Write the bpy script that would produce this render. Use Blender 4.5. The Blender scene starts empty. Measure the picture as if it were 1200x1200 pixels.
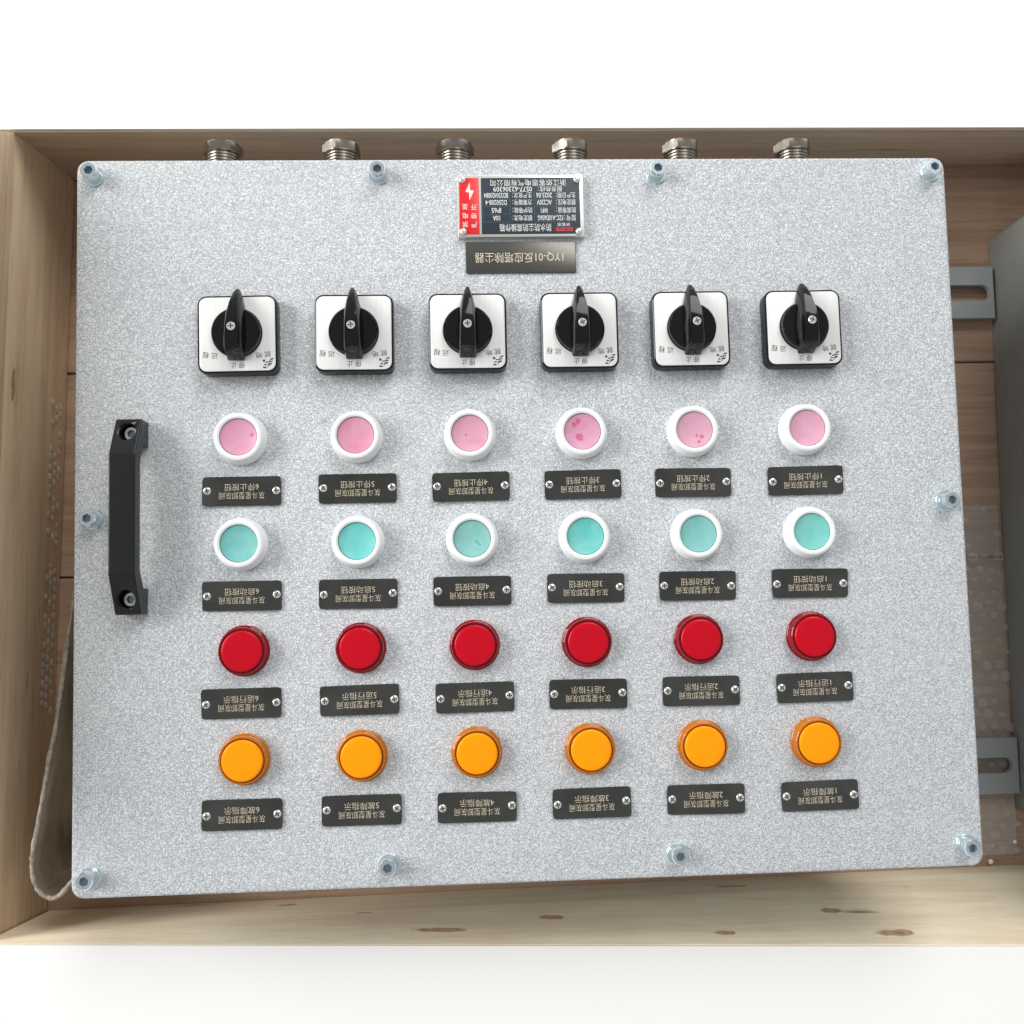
import bpy, bmesh, math, random
from mathutils import Matrix, Vector
random.seed(7)
S = bpy.context.scene
COL = S.collection
PI = math.pi
MM = 0.001

# ------------------------------------------------------------------ camera
cam_d = bpy.data.cameras.new('camera')
cam = bpy.data.objects.new('camera', cam_d)
COL.objects.link(cam)
R = Matrix(((0.9988514561, -0.0238786105, 0.0415401084),
            (0.0209903792, 0.9974215503, 0.0686269258),
            (-0.0430717150, -0.0676761621, 0.9967771890)))
cam.matrix_world = Matrix.Translation(Vector((-32.878, -52.447, 538.735)) * MM) @ R.transposed().to_4x4()
cam_d.sensor_width = 36.0
cam_d.lens = 32.66
cam_d.shift_y = 31.0 / 1200.0
cam_d.clip_start = 0.01
cam_d.clip_end = 100.0
S.camera = cam

# ------------------------------------------------------------------ world and lamps
w = bpy.data.worlds.new('World')
S.world = w
w.use_nodes = True
bg = w.node_tree.nodes['Background']
wn = w.node_tree
wtc = wn.nodes.new('ShaderNodeTexCoord')
wsx = wn.nodes.new('ShaderNodeSeparateXYZ')
wrp = wn.nodes.new('ShaderNodeValToRGB')          # a hall: duller ceiling overhead, lighter walls all round
wrp.color_ramp.elements[0].position = 0.25
wrp.color_ramp.elements[0].color = (1.0, 1.0, 1.0, 1)
wrp.color_ramp.elements[1].position = 1.0
wrp.color_ramp.elements[1].color = (0.555, 0.565, 0.56, 1)
wn.links.new(wtc.outputs['Generated'], wsx.inputs[0])
wn.links.new(wsx.outputs['Z'], wrp.inputs['Fac'])
wn.links.new(wrp.outputs['Color'], bg.inputs['Color'])
bg.inputs['Strength'].default_value = 0.58

def area(name, loc, target, sx, sy, power, color):
    d = bpy.data.lights.new(name, 'AREA')
    d.shape = 'RECTANGLE'
    d.size = sx
    d.size_y = sy
    d.energy = power
    d.color = color
    o = bpy.data.objects.new(name, d)
    COL.objects.link(o)
    o.location = loc
    o.rotation_euler = (Vector(target) - Vector(loc)).to_track_quat('-Z', 'Y').to_euler()
    return o
# daylight through a tall window to the upper left
area('window_light', (-4.1, 1.25, 2.35), (0, 0, 0), 2.8, 2.3, 236, (1.0, 0.985, 0.96))
# softer daylight from an open doorway beyond the far end of the crate
area('doorway_light', (1.5, 4.2, 3.3), (0, 0, 0), 3.0, 3.4, 172, (1.0, 0.98, 0.95))

S.view_settings.view_transform = 'Standard'
S.view_settings.look = 'None'
S.view_settings.gamma = 1.0
S.view_settings.use_curve_mapping = False
S.view_settings.exposure = 0.0
S.render.engine = 'CYCLES'
S.cycles.max_bounces = 8

# ------------------------------------------------------------------ mesh helpers (millimetres)
def new_obj(name, me, mat, parent=None, loc=(0, 0, 0), rot=0.0):
    o = bpy.data.objects.new(name, me)
    COL.objects.link(o)
    if mat is not None and len(me.materials) == 0:
        me.materials.append(mat)
    elif mat is not None and me.materials[0] is None:
        me.materials[0] = mat
    o.parent = parent
    o.location = Vector(loc) * MM
    o.rotation_euler = (0, 0, rot)
    return o

def empty(name, loc=(0, 0, 0)):
    o = bpy.data.objects.new(name, None)
    COL.objects.link(o)
    o.location = Vector(loc) * MM
    o.empty_display_size = 0.05
    return o

def tag(o, label, cat=None, group=None, kind=None):
    o['label'] = label
    if cat: o['category'] = cat
    if group: o['group'] = group
    if kind: o['kind'] = kind
    return o

def to_mesh(bm, angle=35, smooth=True, name='shape'):
    bmesh.ops.remove_doubles(bm, verts=bm.verts[:], dist=1e-4)
    bmesh.ops.recalc_face_normals(bm, faces=bm.faces[:])
    bmesh.ops.scale(bm, vec=(MM, MM, MM), verts=bm.verts[:])
    me = bpy.data.meshes.new(name)
    bm.to_mesh(me)
    bm.free()
    if smooth:
        me.polygons.foreach_set('use_smooth', [True] * len(me.polygons))
        me.set_sharp_from_angle(angle=math.radians(angle))
    return me

def stack(bm, rings, cap0=True, cap1=True):
    vs = [[bm.verts.new(p) for p in r] for r in rings]
    n = len(rings[0])
    for a, b in zip(vs[:-1], vs[1:]):
        for i in range(n):
            j = (i + 1) % n
            bm.faces.new((a[i], a[j], b[j], b[i]))
    if cap0: bm.faces.new(vs[0][::-1])
    if cap1: bm.faces.new(vs[-1])
    return vs

def rrect(wd, ht, r, z, n=5, cx=0, cy=0):
    pts = []
    for qx, qy, a0 in ((1, 1, 0), (-1, 1, 90), (-1, -1, 180), (1, -1, 270)):
        for k in range(n + 1):
            a = math.radians(a0 + 90 * k / n)
            pts.append((cx + qx * (wd / 2 - r) + r * math.cos(a), cy + qy * (ht / 2 - r) + r * math.sin(a), z))
    return pts

def slab(wd, ht, r, z0, z1, bev=0.5, n=5, cx=0, cy=0, bm=None):
    own = bm is None
    if own: bm = bmesh.new()
    k = 0.3 * bev
    stack(bm, [rrect(wd, ht, r, z0, n, cx, cy), rrect(wd, ht, r, z1 - bev, n, cx, cy),
               rrect(wd - 2 * k, ht - 2 * k, max(r - k, .05), z1 - k, n, cx, cy),
               rrect(wd - 2 * bev, ht - 2 * bev, max(r - bev, .05), z1, n, cx, cy)])
    return bm

def lathe(prof, n=40, shape=None, bm=None, axis='z'):
    """prof: list of (r, z) or (r, z, 'key'); shape[key](angle) multiplies the radius."""
    own = bm is None
    if own: bm = bmesh.new()
    rings = []
    for p in prof:
        f = shape[p[2]] if len(p) > 2 else (lambda a: 1.0)
        ring = []
        for i in range(n):
            a = 2 * PI * i / n
            r = max(p[0], 1e-3) * f(a)
            q = (r * math.cos(a), r * math.sin(a), p[1])
            if axis == 'y': q = (q[0], q[2], q[1])
            ring.append(q)
        rings.append(ring)
    stack(bm, rings)
    return bm

def hexf(a):
    return math.cos(PI / 6) / math.cos((a % (PI / 3)) - PI / 6)

def crossf(a):
    t = (a + PI / 8) % (PI / 2)
    return 1.0 if t < PI / 4 else 0.36

def hexa(bm, p):
    """box from eight corners: p[0:4] lower ring, p[4:8] upper ring."""
    v = [bm.verts.new(q) for q in p]
    for f in ((0, 3, 2, 1), (4, 5, 6, 7), (0, 1, 5, 4), (1, 2, 6, 5), (2, 3, 7, 6), (3, 0, 4, 7)):
        bm.faces.new([v[i] for i in f])
    return v

def box(bm, x0, x1, y0, y1, z0, z1):
    return hexa(bm, [(x0, y0, z0), (x1, y0, z0), (x1, y1, z0), (x0, y1, z0),
                     (x0, y0, z1), (x1, y0, z1), (x1, y1, z1), (x0, y1, z1)])

def bevel_all(bm, off, seg=2):
    bmesh.ops.bevel(bm, geom=bm.edges[:], offset=off, segments=seg, affect='EDGES', profile=0.6)

def poly(bm, pts, z):
    f = bm.faces.new([bm.verts.new((x, y, z)) for x, y in pts])
    return f

# ------------------------------------------------------------------ lettering
_glyphs = {}
def glyph_mesh(s, bold):
    key = (s, bold)
    if key in _glyphs: return _glyphs[key]
    c = bpy.data.curves.new('lettering', 'FONT')
    c.body = s
    c.size = 1.0
    c.resolution_u = 2
    c.offset = bold
    o = bpy.data.objects.new('lettering_tmp', c)
    COL.objects.link(o)
    bpy.context.view_layer.update()
    me = bpy.data.meshes.new_from_object(o.evaluated_get(bpy.context.evaluated_depsgraph_get()))
    bpy.data.objects.remove(o)
    xs = [v.co.x for v in me.vertices]
    ys = [v.co.y for v in me.vertices]
    vs = [((v.co.x - min(xs)) / (max(xs) - min(xs)) - .5, (v.co.y - min(ys)) / (max(ys) - min(ys)) - .5) for v in me.vertices]
    fs = [tuple(p.vertices) for p in me.polygons]
    _glyphs[key] = (vs, fs)
    return _glyphs[key]

def text_into(bm, s, u, v, wd, ht, z, bold=0.0, tilt=0.0):
    """s centred at (u, v) in the upright frame of the plate; the plate is mounted turned half round."""
    vs, fs = glyph_mesh(s, bold)
    ct, st = math.cos(tilt), math.sin(tilt)
    bv = []
    for a, b in vs:
        x, y = a * wd, b * ht
        x, y = x * ct - y * st + u, x * st + y * ct + v
        bv.append(bm.verts.new((-x, -y, z)))
    for f in fs:
        try: bm.faces.new([bv[i] for i in f])
        except ValueError: pass

def flat_mesh(bm, name='print'):
    for f in bm.faces:
        f.normal_update()
        if f.normal.z < 0: f.normal_flip()
    bmesh.ops.scale(bm, vec=(MM, MM, MM), verts=bm.verts[:])
    me = bpy.data.meshes.new(name)
    bm.to_mesh(me)
    bm.free()
    return me

# ------------------------------------------------------------------ materials
def mat(name, color, rough=0.5, metal=0.0, **kw):
    m = bpy.data.materials.new(name)
    m.use_nodes = True
    b = m.node_tree.nodes['Principled BSDF']
    b.inputs['Base Color'].default_value = (*color, 1)
    b.inputs['Roughness'].default_value = rough
    b.inputs['Metallic'].default_value = metal
    for k, v in kw.items():
        b.inputs[k].default_value = v
    return m

class NT:
    def __init__(s, m):
        s.t = m.node_tree
        s.b = s.t.nodes['Principled BSDF']
    def n(s, typ, **kw):
        nd = s.t.nodes.new(typ)
        for k, v in kw.items():
            if k.startswith('i_'):
                nd.inputs[k[2:].replace('_', ' ')].default_value = v
            else:
                setattr(nd, k, v)
        return nd
    def l(s, a, b): s.t.links.new(a, b)
    def coord(s, scale=(1, 1, 1), loc=(0, 0, 0), rnd=False):
        tc = s.n('ShaderNodeTexCoord')
        mp = s.n('ShaderNodeMapping')
        mp.inputs['Scale'].default_value = scale
        mp.inputs['Location'].default_value = loc
        s.l(tc.outputs['Object'], mp.inputs['Vector'])
        if rnd:
            oi = s.n('ShaderNodeObjectInfo')
            ad = s.n('ShaderNodeVectorMath', operation='SCALE')
            cb = s.n('ShaderNodeCombineXYZ')
            for i in 'XYZ': s.l(oi.outputs['Random'], cb.inputs[i])
            s.l(cb.outputs[0], ad.inputs[0]); ad.inputs['Scale'].default_value = 17.0
            a2 = s.n('ShaderNodeVectorMath', operation='ADD')
            s.l(mp.outputs[0], a2.inputs[0]); s.l(ad.outputs[0], a2.inputs[1])
            return a2.outputs[0]
        return mp.outputs[0]
    def noise(s, vec, scale, detail=2, rough=.5, dist=0):
        nd = s.n('ShaderNodeTexNoise')
        nd.inputs['Scale'].default_value = scale
        nd.inputs['Detail'].default_value = detail
        nd.inputs['Roughness'].default_value = rough
        nd.inputs['Distortion'].default_value = dist
        s.l(vec, nd.inputs['Vector'])
        return nd.outputs['Fac']
    def ramp(s, fac, stops):
        r = s.n('ShaderNodeValToRGB')
        e = r.color_ramp.elements
        while len(e) < len(stops): e.new(0.5)
        for el, (p, c) in zip(e, stops):
            el.position = p
            el.color = (*c, 1) if len(c) == 3 else c
        s.l(fac, r.inputs['Fac'])
        return r.outputs['Color']
    def math(s, op, a, b=None, clamp=False):
        m = s.n('ShaderNodeMath', operation=op, use_clamp=clamp)
        for i, x in enumerate((a, b)):
            if x is None: continue
            if isinstance(x, (int, float)): m.inputs[i].default_value = x
            else: s.l(x, m.inputs[i])
        return m.outputs[0]
    def mix(s, fac, a, b, mode='MIX'):
        m = s.n('ShaderNodeMix', data_type='RGBA', blend_type=mode)
        for i, x in ((0, fac), (6, a), (7, b)):
            if isinstance(x, (int, float)): m.inputs[i].default_value = x
            elif isinstance(x, tuple): m.inputs[i].default_value = (*x, 1)
            else: s.l(x, m.inputs[i])
        return m.outputs[2]
    def bump(s, h, strength, dist):
        b = s.n('ShaderNodeBump')
        b.inputs['Strength'].default_value = strength
        b.inputs['Distance'].default_value = dist
        s.l(h, b.inputs['Height'])
        s.l(b.outputs[0], s.b.inputs['Normal'])

def hammered(name, light, dark, contrast=1.0):
    m = mat(name, light, 0.40)
    t = NT(m)
    v = t.coord()
    n1 = t.noise(v, 620, 2.0, .5, .6)
    vein = t.math('MULTIPLY', t.math('ABSOLUTE', t.math('SUBTRACT', n1, 0.5)), 11.0, True)   # 0 in the grooves, 1 on the flakes
    n2 = t.noise(v, 1300, 2, .6)
    fine = t.math('MULTIPLY', t.math('SUBTRACT', n2, .30), 2.4, True)
    n3 = t.noise(v, 150, 2, .5)
    patch = t.math('ADD', t.math('MULTIPLY', n3, .3), .82, True)
    big = t.noise(v, 9, 3)
    h = t.math('MULTIPLY', t.math('MULTIPLY', vein, t.math('ADD', t.math('MULTIPLY', fine, .55), .45)), patch)
    col = t.ramp(h, [(0.0, dark), (0.22, tuple(.4 * a + .6 * b for a, b in zip(dark, light))), (0.6, light)])
    col = t.mix(t.math('MULTIPLY', big, .10), col, tuple(.82 * x for x in light))
    t.l(col, t.b.inputs['Base Color'])
    t.bump(h, 0.8, 0.0004)
    t.l(t.math('ADD', t.math('MULTIPLY', t.noise(v, 6, 4, .6), .30), .24), t.b.inputs['Roughness'])
    return m

M_PANEL = hammered('silver_hammered_paint', (0.725, 0.757, 0.787), (0.27, 0.30, 0.34))
M_GREY_SHADED = hammered('grey_paint_shaded', (0.30, 0.312, 0.30), (0.25, 0.262, 0.252))  # shade on the neighbouring box's side put into a darker grey
M_EAR = mat('grey_steel', (0.34, 0.37, 0.375), 0.5)

def wood(name, base, dark, axis, knots=(), grain=1.0, rough=0.62):
    m = mat(name, base, rough)
    t = NT(m)
    sc = {'x': (1.0, 22, 22), 'y': (22, 1.0, 22)}[axis]
    v = t.coord(sc, rnd=True)
    g1 = t.noise(v, 3.2, 6, .6, .5)
    g2 = t.noise(v, 17, 5, .65, .2)
    vb = t.coord((1, 1, 1), rnd=True)
    big = t.noise(vb, 4.5, 3)
    g3 = t.noise(t.coord({'x': (3, 110, 110), 'y': (110, 3, 110)}[axis], rnd=True), 9, 3, .7)
    g = t.math('ADD', t.math('ADD', t.math('MULTIPLY', g1, .50), t.math('MULTIPLY', g2, .28)), t.math('MULTIPLY', g3, .22))
    mid = tuple(.5 * (a + b) for a, b in zip(base, dark))
    col = t.ramp(g, [(0.36, dark), (0.46, mid), (0.54, base), (0.68, tuple(min(1, 1.12 * x) for x in base))])
    blot = t.math('MULTIPLY', t.math('SUBTRACT', t.noise(vb, 22, 4, .6, .4), .42), 2.2, True)
    col = t.mix(t.math('MULTIPLY', big, .35), col, tuple(.72 * x for x in base))
    col = t.mix(t.math('MULTIPLY', blot, .28), col, tuple(min(1, 1.25 * x + .02) for x in base))
    # short dark pitch streaks
    vs_ = t.coord({'x': (6, 60, 60), 'y': (60, 6, 60)}[axis], rnd=True)
    st = t.noise(vs_, 2.3, 2)
    st = t.math('MULTIPLY', t.math('SUBTRACT', st, .70), 9.0, True)
    col = t.mix(t.math('MULTIPLY', st, .75), col, (.05, .025, .012))
    tc = t.n('ShaderNodeTexCoord')
    for kx, ky, kz, rl, rc in knots:
        sub = t.n('ShaderNodeVectorMath', operation='SUBTRACT')
        t.l(tc.outputs['Object'], sub.inputs[0])
        sub.inputs[1].default_value = (kx * MM, ky * MM, kz * MM)
        scl = t.n('ShaderNodeVectorMath', operation='MULTIPLY')
        t.l(sub.outputs[0], scl.inputs[0])
        inv = (1000 / rl, 1000 / 14, 1000 / rc) if axis == 'x' else (1000 / 14, 1000 / rl, 1000 / rc)
        scl.inputs[1].default_value = inv
        ln = t.n('ShaderNodeVectorMath', operation='LENGTH')
        t.l(scl.outputs[0], ln.inputs[0])
        wob = t.math('ADD', ln.outputs['Value'], t.math('MULTIPLY', t.math('SUBTRACT', t.noise(tc.outputs['Object'], 160, 2), .5), .9))
        ring = t.math('ADD', t.math('MULTIPLY', t.math('SINE', t.math('MULTIPLY', wob, 11.0)), .18), .80)
        fac = t.math('MULTIPLY', t.math('MULTIPLY', t.math('SUBTRACT', 1.0, wob), 2.6, True), ring)
        col = t.mix(fac, col, (.34, .17, .075))
    t.l(col, t.b.inputs['Base Color'])
    t.bump(g, 0.35, 0.0006)
    return m

M_WOOD_LOW = wood('pine_lower_rail_lit', (0.93, 0.82, 0.63), (0.76, 0.61, 0.42), 'x',  # pine lightened: the direct light on this rail is put into its colour
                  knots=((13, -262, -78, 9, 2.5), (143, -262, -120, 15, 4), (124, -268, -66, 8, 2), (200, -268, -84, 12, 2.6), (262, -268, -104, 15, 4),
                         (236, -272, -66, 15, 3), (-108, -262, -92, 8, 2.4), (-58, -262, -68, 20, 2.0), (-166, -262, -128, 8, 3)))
M_WOOD_TOP = wood('pine_end_rail_shaded', (0.62, 0.49, 0.36), (0.44, 0.33, 0.23), 'x', knots=((52, 274, -84, 12, 3), (250, 276, -92, 16, 3)))  # same pine darkened: the shade on the far rail is in its colour
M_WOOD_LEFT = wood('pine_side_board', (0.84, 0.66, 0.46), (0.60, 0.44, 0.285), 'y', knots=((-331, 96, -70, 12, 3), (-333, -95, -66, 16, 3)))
M_WOOD_FLOOR = wood('brown_floor_board', (0.52, 0.355, 0.25), (0.30, 0.19, 0.125), 'x')

M_BLACK = mat('black_plastic', (0.005, 0.0055, 0.006), 0.09, **{'Specular IOR Level': .38})
M_BLACK_SATIN = mat('black_handle_plastic', (0.010, 0.011, 0.012), 0.27, **{'Specular IOR Level': .4})
M_WHITE = mat('white_plastic', (0.87, 0.90, 0.90), 0.32)
M_ZINC = mat('zinc_plated_steel', (0.76, 0.86, 0.91), 0.20, 0.9)
M_CHROME = mat('bright_steel', (0.86, 0.86, 0.84), 0.18, 0.7)
M_NICKEL = mat('nickel_plated_brass', (0.36, 0.33, 0.29), 0.26, 1.0)  # nickel darkened to stand for the shade the glands lie in
M_PITCH = mat('dark_recess', (0.02, 0.02, 0.02), 0.6)
M_GOLD = mat('etched_gold_lettering', (0.70, 0.61, 0.46), 0.45)
M_INKW = mat('white_ink', (0.80, 0.81, 0.80), 0.5)
M_INKK = mat('black_ink', (0.02, 0.02, 0.022), 0.5)
M_INKR = mat('red_ink', (0.70, 0.03, 0.05), 0.5)
M_RED_P = mat('red_enamel', (0.78, 0.015, 0.02), 0.35)
M_BLUE_P = mat('slate_blue_enamel', (0.018, 0.034, 0.050), 0.5)
M_LINE = mat('fine_blue_rule', (0.11, 0.17, 0.22), 0.5)
M_FRAME = mat('brushed_aluminium_frame', (0.66, 0.66, 0.63), 0.42, 0.7)

def face_plate_mat():
    m = mat('brushed_silver_plate', (0.80, 0.81, 0.80), 0.46, 0.06)
    t = NT(m)
    v = t.coord((260, 6, 1), rnd=True)
    n = t.noise(v, 6, 3, .6)
    t.l(t.ramp(n, [(.3, (.77, .785, .78)), (.7, (.85, .86, .855))]), t.b.inputs['Base Color'])
    t.bump(n, .05, .0002)
    return m
M_FACE = face_plate_mat()

def black_mirror():
    m = mat('black_mirror_steel', (0.14, 0.14, 0.13), 0.08, 1.0)
    t = NT(m)
    v = t.coord((1, 1, 1), rnd=True)
    n = t.noise(v, 40, 3)
    t.l(t.ramp(n, [(.3, (.135, .138, .130)), (.7, (.205, .208, .198))]), t.b.inputs['Base Color'])
    n2 = t.noise(v, 150, 4, .6)
    t.l(t.math('ADD', t.math('MULTIPLY', n2, .10), .02), t.b.inputs['Roughness'])
    t.bump(n, .30, .003)
    return m
M_MIRROR = black_mirror()
M_SLATE = mat('smoked_grey_steel', (0.15, 0.147, 0.135), 0.30, 0.85)

def cap_mat(name, color, film, spots=(), spot_col=None):
    m = mat(name, color, 0.42)
    t = NT(m)
    v = t.coord((1, 1, 1), rnd=True)
    n = t.math('MULTIPLY', t.math('SUBTRACT', t.noise(v, 90, 4, .6, .6), .3), 1.9, True)
    col = t.mix(t.math('MULTIPLY', n, .7), color, film)
    tc = t.n('ShaderNodeTexCoord')
    for sx, sy, r in spots:
        sub = t.n('ShaderNodeVectorMath', operation='SUBTRACT')
        t.l(tc.outputs['Object'], sub.inputs[0])
        sub.inputs[1].default_value = (sx * MM, sy * MM, 0)
        fl = t.n('ShaderNodeVectorMath', operation='MULTIPLY')
        t.l(sub.outputs[0], fl.inputs[0]); fl.inputs[1].default_value = (1000 / r, 1000 / r, 0)
        ln = t.n('ShaderNodeVectorMath', operation='LENGTH')
        t.l(fl.outputs[0], ln.inputs[0])
        d = t.math('ADD', ln.outputs['Value'], t.math('MULTIPLY', t.math('SUBTRACT', t.noise(tc.outputs['Object'], 700, 3), .5), 1.5))
        f = t.math('MULTIPLY', t.math('SUBTRACT', 1.15, d), 3.0, True)
        col = t.mix(t.math('MULTIPLY', f, .85), col, spot_col)
    t.l(col, t.b.inputs['Base Color'])
    return m

PINK, PINKF, PINKS = (0.76, 0.27, 0.45), (0.74, 0.46, 0.58), (0.60, 0.10, 0.20)
TEAL, TEALF, TEALS = (0.10, 0.60, 0.56), (0.34, 0.64, 0.62), (0.06, 0.42, 0.38)
pink_spots = [[(7.6, 1.2, 1.2)], [], [(-2.2, -0.6, .8)], [(-1.6, -3.2, 2.3), (-2.4, 6.2, 1.7), (-4.6, 4.3, 1.4)],
              [(1.5, -3.2, .9), (4.2, -4.0, 1.3), (2.4, -7.0, .9)], []]
teal_spots = [[], [], [(2.6, -1.6, 1.0), (4.2, -3.4, .9)], [], [], []]
teal_tint = [(.13, .47, .46), (.09, .56, .55), (.19, .48, .45), (.08, .53, .50), (.17, .48, .46), (.13, .54, .49)]
pink_tint = [(.67, .29, .44), (.66, .24, .35), (.67, .29, .41), (.64, .27, .42), (.65, .31, .43), (.67, .32, .45)]

def lens_mat(name, color, rough, trans, ior=1.45):
    m = mat(name, color, rough)
    b = m.node_tree.nodes['Principled BSDF']
    b.inputs['Transmission Weight'].default_value = trans
    b.inputs['IOR'].default_value = ior
    return m
M_RED_RING = lens_mat('clear_dark_red_plastic', (0.42, 0.006, 0.02), 0.06, 0.45)
M_RED_LENS = mat('red_diffuser', (0.52, 0.001, 0.013), 0.22, **{'Specular IOR Level': .3})
M_ORG_RING = lens_mat('clear_amber_plastic', (0.95, 0.31, 0.015), 0.05, 0.50)
def lens_grain(m):
    t = NT(m)
    t.bump(t.noise(t.coord(), 900, 2), .25, .0003)
M_ORG_LENS = mat('amber_diffuser', (1.0, 0.33, 0.0), 0.22, **{'Specular IOR Level': .3})
lens_grain(M_RED_LENS); lens_grain(M_ORG_LENS)
M_RED_GAP = mat('dark_red_gap', (0.13, 0.004, 0.008), 0.4)  # dark ring filling the gap between collar and lens
M_ORG_GAP = mat('dark_amber_gap', (0.16, 0.030, 0.004), 0.4)

def film_mat():
    m = bpy.data.materials.new('clear_bubble_film')
    m.use_nodes = True
    nt = m.node_tree
    for n in list(nt.nodes): nt.nodes.remove(n)
    out = nt.nodes.new('ShaderNodeOutputMaterial')
    mx = nt.nodes.new('ShaderNodeMixShader')
    tr = nt.nodes.new('ShaderNodeBsdfTransparent')
    pb = nt.nodes.new('ShaderNodeBsdfPrincipled')
    tr.inputs[0].default_value = (.95, .95, .95, 1)
    pb.inputs['Base Color'].default_value = (.85, .84, .82, 1)
    pb.inputs['Roughness'].default_value = .16
    lw = nt.nodes.new('ShaderNodeLayerWeight'); lw.inputs[0].default_value = .35
    mr = nt.nodes.new('ShaderNodeMapRange')
    mr.inputs['To Min'].default_value = .19; mr.inputs['To Max'].default_value = .85
    nt.links.new(lw.outputs['Facing'], mr.inputs['Value'])
    nt.links.new(mr.outputs[0], mx.inputs[0])
    nt.links.new(tr.outputs[0], mx.inputs[1]); nt.links.new(pb.outputs[0], mx.inputs[2])
    nt.links.new(mx.outputs[0], out.inputs[0])
    return m
M_FILM = film_mat()

def foam_mat():
    m = mat('dusty_foam', (0.50, 0.45, 0.38), 0.75)
    t = NT(m)
    n = t.noise(t.coord(), 240, 4, .7)
    t.l(t.ramp(n, [(.35, (.24, .20, .16)), (.65, (.52, .47, .40))]), t.b.inputs['Base Color'])
    t.bump(n, .5, .0012)
    return m
M_FOAM = foam_mat()
def film_face_mat():
    m = mat('brown_packing_film', (0.30, 0.24, 0.17), 0.35)
    t = NT(m)
    n = t.noise(t.coord((1, .25, .6)), 60, 4, .6, .8)
    t.l(t.ramp(n, [(.35, (.20, .155, .105)), (.62, (.30, .24, .17)), (.8, (.44, .38, .30))]), t.b.inputs['Base Color'])
    t.bump(n, .3, .001)
    return m
M_BACKING = film_face_mat()
M_FLOOR_SHEET = mat('white_floor_and_sheet', (0.92, 0.92, 0.91), 0.6)

# ------------------------------------------------------------------ ground
bm = bmesh.new()
box(bm, -6000, 6000, -6000, 6000, -176, -172)
g = new_obj('floor', to_mesh(bm, smooth=False), M_FLOOR_SHEET)
tag(g, 'plain white floor under the wooden crate', kind='structure')
FT = -55.0     # added white sheet, raised to the crate rim so it stays unshadowed and bright
bm = bmesh.new()
def rim_low(x): return -253.4 - (x + 327) * 0.0395
def rim_top(x): return 258.8
hole = [(-354, rim_low(-372) - 1.0), (735, rim_low(735) - 1.0), (735, 259.8), (-354, 259.8)]
far = [(-6000, -6000), (6000, -6000), (6000, 6000), (-6000, 6000)]
lv = []
for z in (FT, FT - 1.5):
    lv.append(([bm.verts.new((x, y, z)) for x, y in far], [bm.verts.new((x, y, z)) for x, y in hole]))
for k in range(4):
    k2 = (k + 1) % 4
    for o_, i_ in lv:
        bm.faces.new((o_[k], o_[k2], i_[k2], i_[k]))
    for q in (0, 1):
        bm.faces.new((lv[0][q][k], lv[0][q][k2], lv[1][q][k2], lv[1][q][k]))
g = new_obj('added_sheet', to_mesh(bm, smooth=False), M_FLOOR_SHEET)
tag(g, 'added plain white sheet around the rim of the wooden crate', kind='structure')

# ------------------------------------------------------------------ crate
crate = empty('wooden_crate', (0, 0, -172))
tag(crate, 'open pine crate with brown board floor holding the silver control box', 'crate')
def plank(name, pts, m, label=None):
    b = bmesh.new()
    hexa(b, pts)
    bevel_all(b, 0.9, 2)
    o = new_obj(name, to_mesh(b, 40), m, crate, (0, 0, 172))
    if label: o['label'] = label
    return o
FZ = -150.0
ys = [(123.6, 272.5), (-27.0, 122.6), (-177.2, -28.0), (-290, -178.2)]
for k, (y0, y1) in enumerate(ys):
    b = bmesh.new()
    dz = (0, -.8, .5, -.3)[k]
    box(b, -352, 720, y0, y1 + (26 if k == 0 else 0), FZ - 21.5, FZ + dz)
    bevel_all(b, 0.8, 1)
    new_obj('floor_board', to_mesh(b, 40), M_WOOD_FLOOR, crate, (0, 0, 172))
# upper rail (beyond the cable glands), leaning in a little
T = 4.0
def rail_top(x): return 269.6 + (x + 323) * 0.0125
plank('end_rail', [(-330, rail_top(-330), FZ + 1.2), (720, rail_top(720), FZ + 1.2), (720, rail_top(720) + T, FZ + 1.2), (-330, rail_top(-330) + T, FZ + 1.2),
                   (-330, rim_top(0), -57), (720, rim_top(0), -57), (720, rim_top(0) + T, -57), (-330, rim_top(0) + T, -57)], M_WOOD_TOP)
# lower rail: a warped plank, leaning in at the left and out at the right
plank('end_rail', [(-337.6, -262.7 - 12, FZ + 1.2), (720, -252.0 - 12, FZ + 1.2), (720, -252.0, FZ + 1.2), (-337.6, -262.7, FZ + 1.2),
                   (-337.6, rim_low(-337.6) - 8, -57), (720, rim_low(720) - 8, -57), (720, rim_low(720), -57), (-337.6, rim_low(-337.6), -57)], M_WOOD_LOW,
      'knotty pine rail, coloured paler as the brightest lit side of the crate')
# left wall: two boards one above the other
def lx(y): return -323.2 + (y - 269.5) * 0.028
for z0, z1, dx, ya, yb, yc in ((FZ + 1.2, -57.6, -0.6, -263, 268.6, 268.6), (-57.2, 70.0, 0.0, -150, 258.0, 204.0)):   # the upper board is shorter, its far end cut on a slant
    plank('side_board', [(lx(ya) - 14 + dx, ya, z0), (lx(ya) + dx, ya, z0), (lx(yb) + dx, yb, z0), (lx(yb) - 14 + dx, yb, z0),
                         (lx(ya) - 14 + dx, ya, z1), (lx(ya) + dx, ya, z1), (lx(yc) + dx, yc, z1), (lx(yc) - 14 + dx, yc, z1)], M_WOOD_LEFT)

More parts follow.
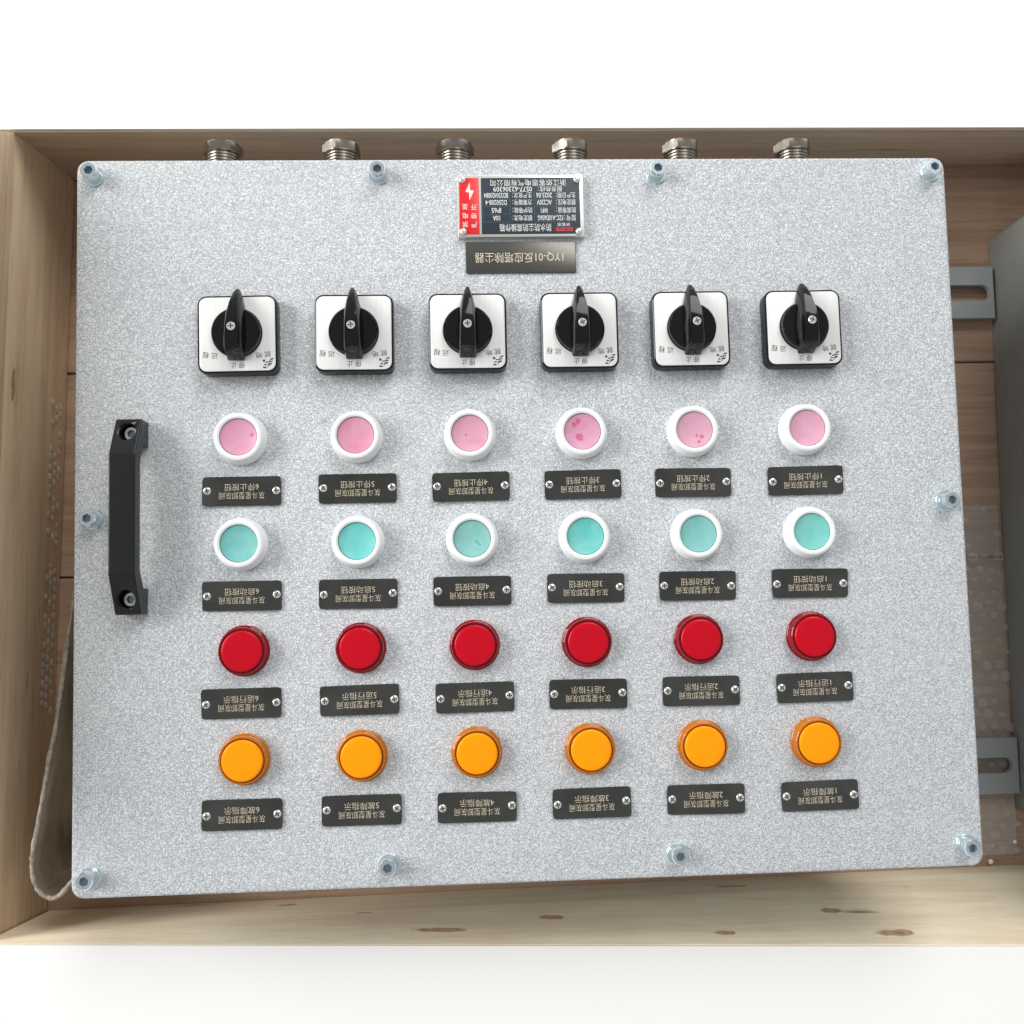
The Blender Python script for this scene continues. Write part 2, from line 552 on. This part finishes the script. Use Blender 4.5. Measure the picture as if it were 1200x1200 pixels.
# ------------------------------------------------------------------ neighbouring grey box
gb = empty('steel_box', (500, 0, -149))
tag(gb, 'grey steel box beside the control box, its showing side coloured darker for shade', 'box')
b = bmesh.new()
stack(b, [rrect(262, 438, 5, -149, 4, 501, 0), rrect(262, 438, 5, -22, 4, 501, 0)])
new_obj('body', to_mesh(b), M_GREY_SHADED, gb, (-500, 0, 149))
b = slab(276, 452, 6, -22, -16, 1.2, 4, 501, 0)
new_obj('lid', to_mesh(b), M_PANEL, gb, (-500, 0, 149))
gb.rotation_euler.z = math.radians(-0.7)

# ------------------------------------------------------------------ control box
cb = empty('control_box', (0, 0, -149))
tag(cb, 'silver hammered control box with switches, buttons and lamps in rows', 'control box')
OFF = (0, 0, 149)
def part(name, me, m, loc=(0, 0, 0), rot=0.0, label=None):
    o = new_obj(name, me, m, cb, (loc[0], loc[1], loc[2] + 149), rot)
    if label: o['label'] = label
    return o

b = bmesh.new()
Wd, Ht = 520, 424
stack(b, [rrect(Wd - 4, Ht - 4, 5, -15), rrect(Wd, Ht, 7, -15), rrect(Wd, Ht, 7, -1.6), rrect(Wd - .8, Ht - .8, 6.6, -.5), rrect(Wd - 3.2, Ht - 3.2, 5.4, 0)], cap0=False)
part('cover', to_mesh(b, 50), M_PANEL, label='silver hammered front cover with dark speckled grain')
b = bmesh.new()
stack(b, [rrect(496, 392, 6, -149 + 4), rrect(496, 392, 6, -16), rrect(523.5, 400, 3, -15.8, cx=.8, cy=-2), rrect(523.5, 400, 3, -9, cx=.8, cy=-2)], cap1=True)
part('enclosure', to_mesh(b, 40), M_PANEL)

# mounting ears with slots, right-hand side
def ear(y0, y1, sy0, sy1, x1, sx1):
    b = bmesh.new()
    zt, zb = -140.5, -144.5
    cy, r = (sy0 + sy1) / 2, (sy1 - sy0) / 2
    outer, inner = [], []
    # frame ring: outer rectangle and inner slot with matching point counts
    n = 8
    slot = []
    for k in range(n + 1):
        a = -PI / 2 + PI * k / n
        slot.append((sx1 - r + r * math.cos(a), cy + r * math.sin(a)))
    for k in range(n + 1):
        a = PI / 2 + PI * k / n
        slot.append((318 + r + r * math.cos(a), cy + r * math.sin(a)))
    out = []
    for k in range(n + 1):
        t_ = k / n
        out.append((x1, y0 + (y1 - y0) * t_))
    for k in range(n + 1):
        t_ = k / n
        out.append((247, y1 + (y0 - y1) * t_))
    rings = []
    for z in (zb, zt):
        rings.append([b.verts.new((x, y, z)) for x, y in out])
        rings.append([b.verts.new((x, y, z)) for x, y in slot])
    ob, ib, ot, it = rings
    N = len(out)
    for i in range(N):
        j = (i + 1) % N
        b.faces.new((ot[i], ot[j], it[j], it[i]))
        b.faces.new((ob[j], ob[i], ib[i], ib[j]))
        b.faces.new((ob[i], ob[j], ot[j], ot[i]))
        b.faces.new((it[i], it[j], ib[j], ib[i]))
    return to_mesh(b, 30)
part('mounting_ear', ear(154.5, 194.5, 168.0, 180.3, 369.2, 366.5), M_EAR)
part('mounting_ear', ear(-202.2, -161.6, -187.3, -176.0, 366.4, 362.2), M_EAR)

# cable glands on the upper side
b = lathe([(9.0, 196), (9.0, 205)] + [((10.6, 10.6, 9.5, 9.5)[i % 4], 205 + i * .5) for i in range(66)] + [(9.0, 238.5), (7.5, 238.5)], 36, axis='y')
thread_me = to_mesh(b, 60)
b = bmesh.new()
lathe([(11.0, 237.0), (12.2, 237.5, 'h'), (12.4, 238.0, 'h'), (12.4, 242.4, 'h'), (11.2, 243.3), (8.6, 243.3), (8.4, 240), (.1, 240)], 36, {'h': hexf}, b, 'y')
nut_me = to_mesh(b, 25)
for i, x in enumerate((-187.3, -111.8, -38.7, 36.3, 108.9, 183.2)):
    rz = (0.1, .35, .02, .27, .18, .05)[i]
    th = part('cable_gland', thread_me, M_NICKEL, (x, 0, -47))
    nu = new_obj('hex_nut', nut_me, M_NICKEL, th)
    nu.rotation_euler = (0, rz, 0)

def recess(me, m_dark, r, z):
    """faces sunk inside a screw head get a darker material that stands for shade"""
    me.materials.append(None)
    me.materials.append(m_dark)
    for p in me.polygons:
        c = p.center
        if math.hypot(c.x, c.y) < r * MM and c.z < z * MM:
            p.material_index = 1
M_SOCKET_SHADE = mat('blue_socket_shade', (0.34, 0.44, 0.52), 0.35, 0.7)  # darker steel, standing for the shade inside hex sockets
M_SLOT_SHADE = mat('cross_slot_shade', (0.14, 0.14, 0.13), 0.45, 0.7)  # shade of the cross recess put into its colour
# ---- cover bolts with washers
b = lathe([(6.2, 0.0), (6.2, 1.1), (5.9, 1.4), (3.0, 1.4)], 32)
washer_me = to_mesh(b)
b = lathe([(4.6, 1.4), (4.8, 1.6), (4.8, 7.2), (4.3, 8.0), (2.7, 8.0, 'h'), (2.5, 7.6, 'h'), (2.4, 4.4, 'h'), (0.2, 4.2)], 36, {'h': hexf})
bolt_me = to_mesh(b, 30)
recess(bolt_me, M_SOCKET_SHADE, 2.6, 7.5)
for i, (x, y) in enumerate(((-250, 202.3), (-83.8, 202.5), (82.2, 202.5), (250, 202.6), (-249.5, 0), (249.2, 1), (-249.7, -200.3), (-83.7, -199), (80.9, -198.4), (249.6, -199.6))):
    bo = part('cover_bolt', bolt_me, M_ZINC, (x, y, 0), random.uniform(0, 6))
    new_obj('washer', washer_me, M_ZINC, bo, (random.uniform(-.5, .5), random.uniform(-.5, .5), 0))

# ---- carrying handle
b = bmesh.new()
prof = [(-55.2, 0), (-55.2, 10.6), (-54.6, 11.8), (-33.2, 21.8), (-32.4, 22), (33.4, 22), (34.2, 21.8), (54.6, 11.8), (55.2, 10.6), (55.2, 0),
        (40.6, 0), (40.6, 7.0), (33, 12.5), (30, 13.2), (-29, 13.2), (-32, 12.5), (-40.4, 7.0), (-40.4, 0)]
hw = 7.2
fa = b.faces.new([b.verts.new((-hw, y, z)) for y, z in prof])
ext = bmesh.ops.extrude_face_region(b, geom=[fa])
bmesh.ops.translate(b, vec=(2 * hw, 0, 0), verts=[v for v in ext['geom'] if isinstance(v, bmesh.types.BMVert)])
bmesh.ops.recalc_face_normals(b, faces=b.faces[:])
rim = [e for e in b.edges if len(e.link_faces) == 2 and any(len(f.verts) > 4 for f in e.link_faces)]
bmesh.ops.bevel(b, geom=rim, offset=0.8, segments=3, affect='EDGES', profile=.5)
hme = to_mesh(b, 40)
cut = bmesh.new()
for yy in (47.3, -46.5):
    c2 = bmesh.new()
    lathe([(5.4, 5.0), (5.4, 30)], 32, bm=cut)
    c2.free()
    for v in cut.verts:
        if not v.tag:
            v.co.y += yy
            v.tag = True
cme = to_mesh(cut, 30)
tmp_h = bpy.data.objects.new('handle_tmp', hme); COL.objects.link(tmp_h)
tmp_c = bpy.data.objects.new('cut_tmp', cme); COL.objects.link(tmp_c)
mod = tmp_h.modifiers.new('cut', 'BOOLEAN')
wnm = tmp_h.modifiers.new('normals', 'WEIGHTED_NORMAL'); wnm.keep_sharp = True; wnm.weight = 100
mod = tmp_h.modifiers['cut']; mod.operation = 'DIFFERENCE'; mod.object = tmp_c; mod.solver = 'EXACT'
bpy.context.view_layer.update()
hfin = bpy.data.meshes.new_from_object(tmp_h.evaluated_get(bpy.context.evaluated_depsgraph_get()))
bpy.data.objects.remove(tmp_h); bpy.data.objects.remove(tmp_c)
handle = part('carrying_handle', hfin, M_BLACK_SATIN, (-225.0, 0.4, 0), label='black plastic carrying handle at the left edge of the cover')
b = lathe([(3.9, 4.6), (4.0, 4.8), (4.0, 7.6), (3.7, 8.1), (2.4, 8.1, 'h'), (2.2, 7.8, 'h'), (2.1, 5.6, 'h'), (.2, 5.5)], 36, {'h': hexf})
hs_me = to_mesh(b, 30)
recess(hs_me, M_SOCKET_SHADE, 2.3, 7.6)
for yy in (47.2, -46.6):
    new_obj('screw', hs_me, M_CHROME, handle, (0.2, yy, 0.2), random.uniform(0, 3))

# ------------------------------------------------------------------ rows of controls
CX = (-165.0, -98.4, -32.8, 32.5, 98.2, 165.0)
NUM = (6, 5, 4, 3, 2, 1)

# ---- selector switches
b = bmesh.new()
stack(b, [rrect(44.6, 44.6, 5.2, 0), rrect(44.6, 44.6, 5.2, 3.6), rrect(44.0, 44.0, 5.0, 3.7), rrect(44.0, 44.0, 5.0, 4.2), rrect(44.6, 44.6, 5.2, 4.3), rrect(44.6, 44.6, 5.2, 7.6),
          rrect(44.0, 44.0, 5.0, 8.4), rrect(43.0, 43.0, 4.6, 8.7), rrect(42.6, 42.6, 4.4, 8.2)])
sw_base_me = to_mesh(b, 30)
b = slab(42.3, 42.3, 4.2, 8.0, 8.75, .25)
sw_face_me = to_mesh(b, 30)
b = lathe([(11.6, 8.8), (14.2, 8.8), (14.2, 9.6), (13.7, 10.2), (13.6, 12.2), (13.0, 12.9), (0.1, 12.9)], 56)
# fin of the knob: cross sections along y, pointer end up
secs = [  # y, half width at top, top z, half width at foot
    (24.8, 0.45, 11.4, 0.8), (24.0, 0.9, 12.8, 1.4), (21.0, 1.5, 16.0, 2.5), (15.0, 2.5, 19.4, 4.0), (8.0, 3.3, 22.0, 5.4), (0.0, 3.8, 22.8, 6.1), (-7.0, 3.9, 22.4, 6.0),
    (-11.5, 3.9, 21.0, 5.4), (-13.4, 3.9, 18.2, 5.0), (-15.2, 4.0, 12.0, 4.6), (-15.7, 3.8, 9.4, 4.4)]
rings = []
for y, a, zt, f in secs:
    zb = 9.0
    hgt = zt - zb
    half = [(f, zb), (f, zb + min(3.9, .3 * hgt)), (f - .12 * (f - a), zb + min(5.0, .4 * hgt)), (a + .15, zt - min(.9, .2 * hgt)), (a - min(.35, .3 * a), zt - min(.2, .05 * hgt))]
    rings.append([(-x_, y, z_) for x_, z_ in half] + [(0, y, zt)] + [(x_, y, z_) for x_, z_ in half[::-1]])
stack(b, rings)
knob_me = to_mesh(b, 33)
b = lathe([(2.3, 22.2), (2.35, 23.0), (2.0, 23.4), (1.5, 23.4, 'c'), (1.4, 22.9, 'c'), (.1, 22.8)], 32, {'c': crossf})
knob_screw_me = to_mesh(b, 30)
recess(knob_screw_me, M_SLOT_SHADE, 1.5, 23.3)
b = bmesh.new()
text_into(b, '远 程', 15.2, 12.1, 8.4, 3.5, 8.79, 0, -.12)
text_into(b, '就 地', -14.4, 12.2, 8.4, 3.5, 8.79, 0, .12)
text_into(b, '停 止', 0, 18.0, 8.0, 3.5, 8.79, 0)
sw_text_me = flat_mesh(b)
b = bmesh.new()   # maker's emblem: a dot and a slanted comb of bars
def bar(x0, y0, x1, y1, t_):
    d = Vector((x1 - x0, y1 - y0)); n_ = Vector((-d.y, d.x)).normalized() * t_ / 2
    poly(b, [(x0 + n_.x, y0 + n_.y), (x1 + n_.x, y1 + n_.y), (x1 - n_.x, y1 - n_.y), (x0 - n_.x, y0 - n_.y)], 8.79)
bar(20.0, -14.4, 18.2, -15.0, .75); bar(19.5, -15.9, 17.3, -16.5, .6); bar(19.0, -17.3, 16.9, -17.9, .9)
bar(15.6, -16.4, 17.0, -16.6, .6); bar(14.8, -17.8, 16.3, -18.0, .7); bar(14.2, -19.3, 15.6, -19.5, .9)
bar(17.6, -18.3, 15.6, -19.9, .3); bar(18.4, -15.1, 16.6, -16.9, .3)
poly(b, [(14.7 + .7 * math.cos(a * PI / 6), -15.6 + .7 * math.sin(a * PI / 6)) for a in range(12)], 8.79)
sw_logo_me = flat_mesh(b)
for i, x in enumerate(CX):
    y = 104.5
    s = part('selector_switch', sw_base_me, M_BLACK, (x, y, 0), math.radians((0.5, -.3, -.2, 0, .2, .3)[i]),
             'black selector switch on a silver plate above stop button %d' % NUM[i])
    s.scale = (1.02, 1.02, 1.0)
    new_obj('face_plate', sw_face_me, M_FACE, s)
    kn = math.radians((-2.6, .8, -.6, .3, 1.2, 2.0)[i])
    new_obj('knob', knob_me, M_BLACK, s, (0, .4, 0), kn)
    new_obj('screw', knob_screw_me, M_CHROME, s, (0, .4, 0), random.uniform(0, 3))
    new_obj('lettering', sw_text_me, M_INKK, s)
    new_obj('emblem', sw_logo_me, M_INKK, s)

# ---- push buttons
b = lathe([(15.0, 0), (15.2, .4), (15.2, 1.8), (14.9, 2.6), (14.0, 7.2), (13.6, 8.1), (12.9, 8.5), (11.7, 8.5), (11.4, 8.2), (10.95, 8.15), (10.8, 7.9), (10.8, 5.6), (.1, 5.6)], 64)
bezel_me = to_mesh(b, 40)
def cap_mesh():
    b = lathe([(10.55, 5.7), (10.55, 7.0), (10.3, 7.35), (9.2, 7.05), (6.5, 6.5), (3.2, 6.15), (.1, 6.05)], 64)
    return to_mesh(b, 40)
for row, y, spots, tint, film, sc_, word in (('pink', 45.0, pink_spots, pink_tint, PINKF, PINKS, 'stop'), ('teal', -16.0, teal_spots, teal_tint, TEALF, TEALS, 'start')):
    for i, x in enumerate(CX):
        p = part('push_button', bezel_me, M_WHITE, (x, y, 0), 0, '%s push button in white bezel above plate numbered %d' % (row, NUM[i]))
        new_obj('cap', cap_mesh(), cap_mat('%s_cap_%d' % (row, i), tint[i], film, spots[i], sc_), p)

# ---- indicator lamps
def collar_mesh():
    b = lathe([(14.2, 0), (14.5, .3), (14.5, 1.2), (14.1, 1.7), (13.8, 1.8), (13.7, 4.2), (13.35, 4.4), (13.3, 5.0), (13.45, 5.2), (13.3, 6.2), (12.9, 6.6), (12.4, 6.5), (12.25, 6.1), (12.2, 2.4), (.1, 2.4)], 72)
    return to_mesh(b, 35)
def lens_mesh():
    b = lathe([(11.55, 2.6), (11.6, 7.0), (11.4, 7.5), (10.9, 7.75), (9.4, 7.85), (7, 7.95), (4, 8.0), (.1, 8.05)], 72)
    return to_mesh(b, 50)
def gap_ring_mesh():
    b = lathe([(12.18, 2.45), (12.18, 6.0), (11.64, 6.0), (11.64, 2.5)], 72)
    return to_mesh(b, 35)
cm, lm, sm = collar_mesh(), lens_mesh(), gap_ring_mesh()
cm2, lm2, sm2 = cm.copy(), lm.copy(), sm.copy()
for row, y, meshes, mats, word in (('red', -76.8, (cm, lm, sm), (M_RED_RING, M_RED_LENS, M_RED_GAP), 'run'), ('amber', -137.7, (cm2, lm2, sm2), (M_ORG_RING, M_ORG_LENS, M_ORG_GAP), 'fault')):
    for i, x in enumerate(CX):
        x *= 0.992
        p = part('indicator_lamp', meshes[0], mats[0], (x, y, 0), random.uniform(0, 6), '%s indicator lamp above plate numbered %d' % (row, NUM[i]))
        new_obj('lens', meshes[1], mats[1], p)
        new_obj('gap_ring', meshes[2], mats[2], p)

# ---- label plates
def label_plate_mesh(seed):
    rnd = random.Random(seed)
    b = bmesh.new()
    nx, ny = 18, 7
    wd, ht = 45.0, 17.0
    c = [rnd.uniform(-.8, .8) for _ in range(6)]
    def zz(u, v):   # u, v in -1..1: a thin plate pulled down by its two screws
        z = 1.25 + c[0] * u * v * .6 + c[1] * .5 * (u * u - .4) + c[2] * .35 * v + .10 * c[3] * math.sin(3 * u + c[4])
        for s in (-1, 1):
            d2 = ((u - s * .87) * 22.5) ** 2 + (v * 8.5) ** 2
            z -= .55 * math.exp(-d2 / 14.0)
        return max(z, .55)
    top = {}
    bot = {}
    for i in range(nx + 1):
        for j in range(ny + 1):
            u, v = 2 * i / nx - 1, 2 * j / ny - 1
            x, y = u * wd / 2, v * ht / 2
            if abs(u) == 1 and abs(v) == 1: x -= u * .45; y -= v * .45
            z = zz(u, v)
            top[i, j] = b.verts.new((x, y, z))
            bot[i, j] = b.verts.new((x, y, z - .8 if z > .9 else 0.02))
    for i in range(nx):
        for j in range(ny):
            b.faces.new((top[i, j], top[i + 1, j], top[i + 1, j + 1], top[i, j + 1]))
    edge = [(i, 0) for i in range(nx)] + [(nx, j) for j in range(ny)] + [(i, ny) for i in range(nx, 0, -1)] + [(0, j) for j in range(ny, 0, -1)]
    for a, c2 in zip(edge, edge[1:] + edge[:1]):
        b.faces.new((top[c2], top[a], bot[a], bot[c2]))
    return to_mesh(b, 30), zz
b = lathe([(2.25, 0.0), (2.3, .5), (2.1, 1.1), (1.75, 1.4), (1.5, 1.45, 'c'), (1.4, .7, 'c'), (.1, .6)], 32, {'c': crossf})
pan_me = to_mesh(b, 40)
recess(pan_me, M_SLOT_SHADE, 1.6, 1.38)
WORDS = ('停止按钮', '启动按钮', '运行指示', '故障指示')
ROWY = (14.8, -45.8, -106.6, -168.4)
for r_ in range(4):
    for i, x in enumerate(CX):
        me, zz = label_plate_mesh(100 * r_ + i)
        jx, jy = random.uniform(-.4, .4), random.uniform(-.3, .3)
        rot = math.radians(random.uniform(-.7, .7))
        p = part('label_plate', me, M_MIRROR, (x + jx, ROWY[r_] + jy, 0), rot, 'dark mirror label plate lettered %d%s' % (NUM[i], WORDS[r_]))
        for s in (-1, 1):
            new_obj('screw', pan_me, M_CHROME, p, (s * 19.7, random.uniform(-.4, .6), zz(s * .87, 0) - .05), random.uniform(0, 3))
        b = bmesh.new()
        text_into(b, '灰斗星型卸灰阀', 0, 2.55, 25.7, 4.1, 1.0, -.012)
        text_into(b, '%d%s' % (NUM[i], WORDS[r_]), 0.1, -2.25, 19.4, 4.1, 1.0, -.012)
        for v in b.verts:
            v.co.z = zz(v.co.x / 22.5, v.co.y / 8.5) + .06
        new_obj('lettering', flat_mesh(b), M_GOLD, p)

# ---- title plate
tp = part('title_plate', to_mesh(slab(65.5, 19, .8, 0, 1.2, .3, 3), 30), M_SLATE, (-0.4, 151.2, 0), 0, 'dark title plate lettered 1YQ-01反应塔除尘器')
b = bmesh.new()
text_into(b, '1YQ-01反应塔除尘器', 1.0, 0.2, 52.5, 6.6, 1.26)
new_obj('lettering', flat_mesh(b), M_GOLD, tp)

# ---- rating plate
rp = part('rating_plate', to_mesh(slab(75, 37.8, .6, 0, 3.6, .4, 3), 30), M_FRAME, (0.2, 181.4, 0), 0, 'framed rating plate with red warning strip and blue data table')
b = slab(58.6, 34.2, .4, 3.5, 3.72, .08, 3, 5.9, -.1)
new_obj('data_panel', to_mesh(b, 30), M_BLUE_P, rp)
b = slab(11.6, 34.4, .4, 3.5, 3.72, .08, 3, -30.55, -.1)
new_obj('warning_panel', to_mesh(b, 30), M_RED_P, rp)
Z = 3.76
b = bmesh.new()
text_into(b, '防水防尘防腐操作箱', -2.4, 13.4, 30.4, 4.7, Z)
text_into(b, '依客思', -25.2, 11.6, 7.6, 2.1, Z)
for v_, a1, b1, a2, b2 in ((7.5, '型号：', 'FZC-A10D6S6G', '额定电流：', '10A'), (2.8, '防腐等级：', 'WF1', '防护等级：', 'IP65'),
                           (-2.0, '额定电压：', 'AC220V', '方案编号：', 'D250208-4'), (-6.3, '生产日期：', '2025.06', '生产批次：', 'BD250420084')):
    wa = 7.0 if a1 == '型号：' else 11.6
    text_into(b, a1, -32.6 + wa / 2, v_, wa, 3.5, Z)
    wb = {'FZC-A10D6S6G': 15.0, 'WF1': 4.2, 'AC220V': 8.8, '2025.06': 9.4}[b1]
    text_into(b, b1, {15.0: -17.4}.get(wb, -14.0), v_, wb, 3.1, Z, .008)
    text_into(b, a2, -0.8, v_, 11.6, 3.5, Z)
    wb2 = {'10A': 4.2, 'IP65': 5.6, 'D250208-4': 12.6, 'BD250420084': 14.2}[b2]
    text_into(b, b2, 14.6, v_, wb2, 3.1, Z, .008)
text_into(b, '服务热线：', -17.6, -10.1, 14.4, 3.3, Z)
text_into(b, '0577-62306309', 4.6, -10.1, 23.0, 3.1, Z, .008)
text_into(b, '浙江依客思电气有限公司', -4.8, -13.9, 45.2, 3.9, Z)
for s_, u, v_ in (('严', 27.9, 11.2), ('禁', 33.1, 11.2), ('带', 27.9, 6.0), ('电', 33.1, 6.0), ('开', 27.9, .6), ('盖', 33.1, .6)):
    text_into(b, s_, u, v_, 3.4, 3.5, Z)
new_obj('lettering', flat_mesh(b), M_INKW, rp)
b = bmesh.new()
text_into(b, 'EKSFB', -25.4, 14.4, 10.2, 2.4, Z, .03)
new_obj('emblem', flat_mesh(b), M_INKR, rp)
b = bmesh.new()
pz = [((px / 13.333 + 530 - 610) / 1.98, -(py / 13.333 + 200 - 240.6) / 1.98) for px, py in ((275, 165), (203, 315), (262, 326), (266, 452), (337, 298), (280, 288))]
b.faces.new([b.verts.new((x, y, Z)) for x, y in pz])
bmesh.ops.triangulate(b, faces=b.faces[:])
new_obj('lightning_symbol', flat_mesh(b), M_INKW, rp)
b = bmesh.new()
for v_ in (9.9, 5.15, .4, -4.2):
    for u0, u1 in ((-26.0, -8.0), (6.4, 22.6)):
        poly(b, [(-u0, -v_ - .07), (-u1, -v_ - .07), (-u1, -v_ + .07), (-u0, -v_ + .07)], Z - .015)
for u in (-26.0, -8.0, 6.4, 22.6):
    poly(b, [(-u - .07, -9.9), (-u + .07, -9.9), (-u + .07, 8.3), (-u - .07, 8.3)], Z - .02)
new_obj('table_rules', flat_mesh(b), M_LINE, rp)
b = lathe([(2.1, 3.5), (2.1, 4.2), (1.6, 4.7), (.8, 4.95), (.1, 5.0)], 28)
riv = to_mesh(b, 50)
for x, y in ((-34.4, 15.9), (-34.4, -15.6), (33.8, 15.7), (34.2, -15.9)):
    new_obj('rivet', riv, M_CHROME, rp, (x, y, 0))

# ------------------------------------------------------------------ packing sheet standing at the left, its edge curling round the corner
path = [(-284, 120, -100), (-287, 60, -92), (-289, 10, -86), (-291, -30, -78), (-292.4, -67, -71), (-296, -97, -70), (-299.4, -124, -70), (-305, -153, -70), (-309.4, -182, -70),
        (-313.2, -203, -70), (-313.0, -217, -70), (-308, -228, -70), (-300, -231.5, -70), (-293, -226.5, -70), (-285, -216, -72), (-276, -205, -74)]
def catmull(P, n=6):
    out = []
    for i in range(len(P) - 1):
        p0, p1, p2, p3 = Vector(P[max(i - 1, 0)]), Vector(P[i]), Vector(P[i + 1]), Vector(P[min(i + 2, len(P) - 1)])
        for k in range(n):
            t_ = k / n
            out.append(.5 * ((2 * p1) + (p2 - p0) * t_ + (2 * p0 - 5 * p1 + 4 * p2 - p3) * t_ ** 2 + (3 * p1 - p0 - 3 * p2 + p3) * t_ ** 3))
    out.append(Vector(P[-1]))
    return out
cv = catmull(path)
pk = empty('packing_sheet', (-300, -100, -149))
tag(pk, 'dusty foam packing sheet standing on edge, curled round the lower left corner', 'packing sheet')
b = bmesh.new()
rings = []
rn = random.Random(3)
for i, p in enumerate(cv):
    d = (cv[min(i + 1, len(cv) - 1)] - cv[max(i - 1, 0)]).normalized()
    n_ = Vector((-d.y, d.x, 0)).normalized()
    th = (1.35 + rn.uniform(-.4, .5)) * (1.0 if i > 24 else .5)
    jz = rn.uniform(-.5, .5)
    ring = []
    for k in range(8):
        a = 2 * PI * k / 8
        ring.append(tuple(p + n_ * (th * math.cos(a)) + Vector((0, 0, jz + th * math.sin(a)))))
    rings.append(ring)
stack(b, rings)
new_obj('folded_edge', to_mesh(b, 60), M_FOAM, pk, (300, 100, 149))
b = bmesh.new()
vs = []
for i, p in enumerate(cv):
    tgt = Vector((-286, max(min(p.y, 200), -214), -147))
    col_ = []
    for k in range(9):
        t_ = k / 8
        q = p.lerp(Vector((p.x + (tgt.x - p.x) * .35, p.y + (tgt.y - p.y) * .3, -148.5)), t_)
        q.x += rn.uniform(-.5, .5) * (0 if k == 0 else 1)
        col_.append(b.verts.new(q))
    vs.append(col_)
for a, c2 in zip(vs[:-1], vs[1:]):
    for k in range(8):
        b.faces.new((a[k], c2[k], c2[k + 1], a[k + 1]))
sh = new_obj('sheet', to_mesh(b, 80), M_BACKING, pk, (300, 100, 149))
sm_ = sh.modifiers.new('thickness', 'SOLIDIFY'); sm_.thickness = .0008

# bubble film on the crate floor at the right, and up the left wall
def bubble(bm_, o, ux, uy, uz, r):
    rings = []
    for rr, h in ((1.0, 0), (.93, .22), (.7, .42), (.35, .52)):
        rings.append([tuple(o + ux * (r * rr * math.cos(a * PI / 4)) + uy * (r * rr * math.sin(a * PI / 4)) + uz * (r * h)) for a in range(8)])
    stack(bm_, rings, cap0=False)
bf = empty('bubble_wrap', (330, -130, -149))
tag(bf, 'clear bubble wrap lying on the brown crate floor right of the control box', 'bubble wrap')
b = bmesh.new()
X, Y, Zv = Vector((1, 0, 0)), Vector((0, 1, 0)), Vector((0, 0, 1))
r_ = 4.4
k = 0
yy = -244.0
while yy < 15:
    xx = 262 + (5.2 if k % 2 else 0)
    while xx < 366:
        if rn.random() > .22 and not (yy > -30 and rn.random() < (yy + 30) / 45):
            bubble(b, Vector((xx + rn.uniform(-1.8, 1.8), yy + rn.uniform(-1.8, 1.8), -148.6 + rn.uniform(0, .4))), X, Y * rn.uniform(.7, 1.0), Zv * rn.uniform(.25, 1.3) + X * rn.uniform(-.4, .4), r_ * rn.uniform(.6, 1.05))
        xx += 10.4
    yy += 9.0
    k += 1
o = new_obj('bubbles', to_mesh(b, 60), M_FILM, bf, (-330, 130, 149))
o['kind'] = 'stuff'
b = bmesh.new()
pv = {}
for i in range(23):
    for j in range(53):
        pv[i, j] = b.verts.new((256 + i * 5, -248 + j * 5, -148.8 + rn.uniform(0, 1.6)))
for i in range(22):
    for j in range(52):
        b.faces.new((pv[i, j], pv[i + 1, j], pv[i + 1, j + 1], pv[i, j + 1]))
new_obj('film', to_mesh(b, 180), M_FILM, bf, (-330, 130, 149))
bl = empty('bubble_wrap', (-320, 0, -149))
tag(bl, 'strip of bubble wrap clinging to the left crate wall beside the handle', 'bubble wrap')
b = bmesh.new()
for j in range(34):
    for kz in range(3):
        if rn.random() < .3: continue
        y = 96 - j * 6.6 + (3.3 if kz % 2 else 0) + rn.uniform(-1, 1)
        z = -140 + kz * 6.4 + rn.uniform(-.8, .8)
        bubble(b, Vector((lx(y) - .4, y, z)), Y, Zv, X * rn.uniform(.2, .5), 3.1 * rn.uniform(.8, 1.1))
o = new_obj('bubbles', to_mesh(b, 60), M_FILM, bl, (320, 0, 149))
o['kind'] = 'stuff'

# small foam crumbs on the floor by the lower right corner
def crumb(x, y, s, label):
    b = bmesh.new()
    bmesh.ops.create_icosphere(b, subdivisions=2, radius=s)
    for v in b.verts: v.co *= rn.uniform(.7, 1.2)
    o = new_obj('foam_crumb', to_mesh(b, 80), M_WHITE, None, (x, y, -150 + s * 1.2))
    tag(o, label, 'foam crumb', 'foam crumbs on the crate floor')
crumb(345.5, -252.5, 2.0, 'white foam crumb touching the lower right corner of the cover')
crumb(364.5, -239, 1.7, 'white foam crumb farthest right on the crate floor')
crumb(347.8, -241.5, 1.0, 'smallest white foam crumb on the crate floor')

# a curled metal shaving lying on the cover
b = bmesh.new()
rings = []
for i in range(13):
    t_ = i / 12
    c = Vector((1.1 * math.sin(3.4 * t_), 5.0 * t_ - 2.5, .35 + .5 * math.sin(PI * t_)))
    rr = .22 * (1 - .6 * abs(2 * t_ - 1))
    rings.append([tuple(c + Vector((rr * math.cos(a * PI / 3), 0, rr * math.sin(a * PI / 3)))) for a in range(6)])
stack(b, rings)
o = new_obj('metal_shaving', to_mesh(b, 80), M_NICKEL, None, (-118.5, 55.5, 0.0), .1)
tag(o, 'tiny curled metal shaving on the cover beside the second pink button', 'metal shaving')
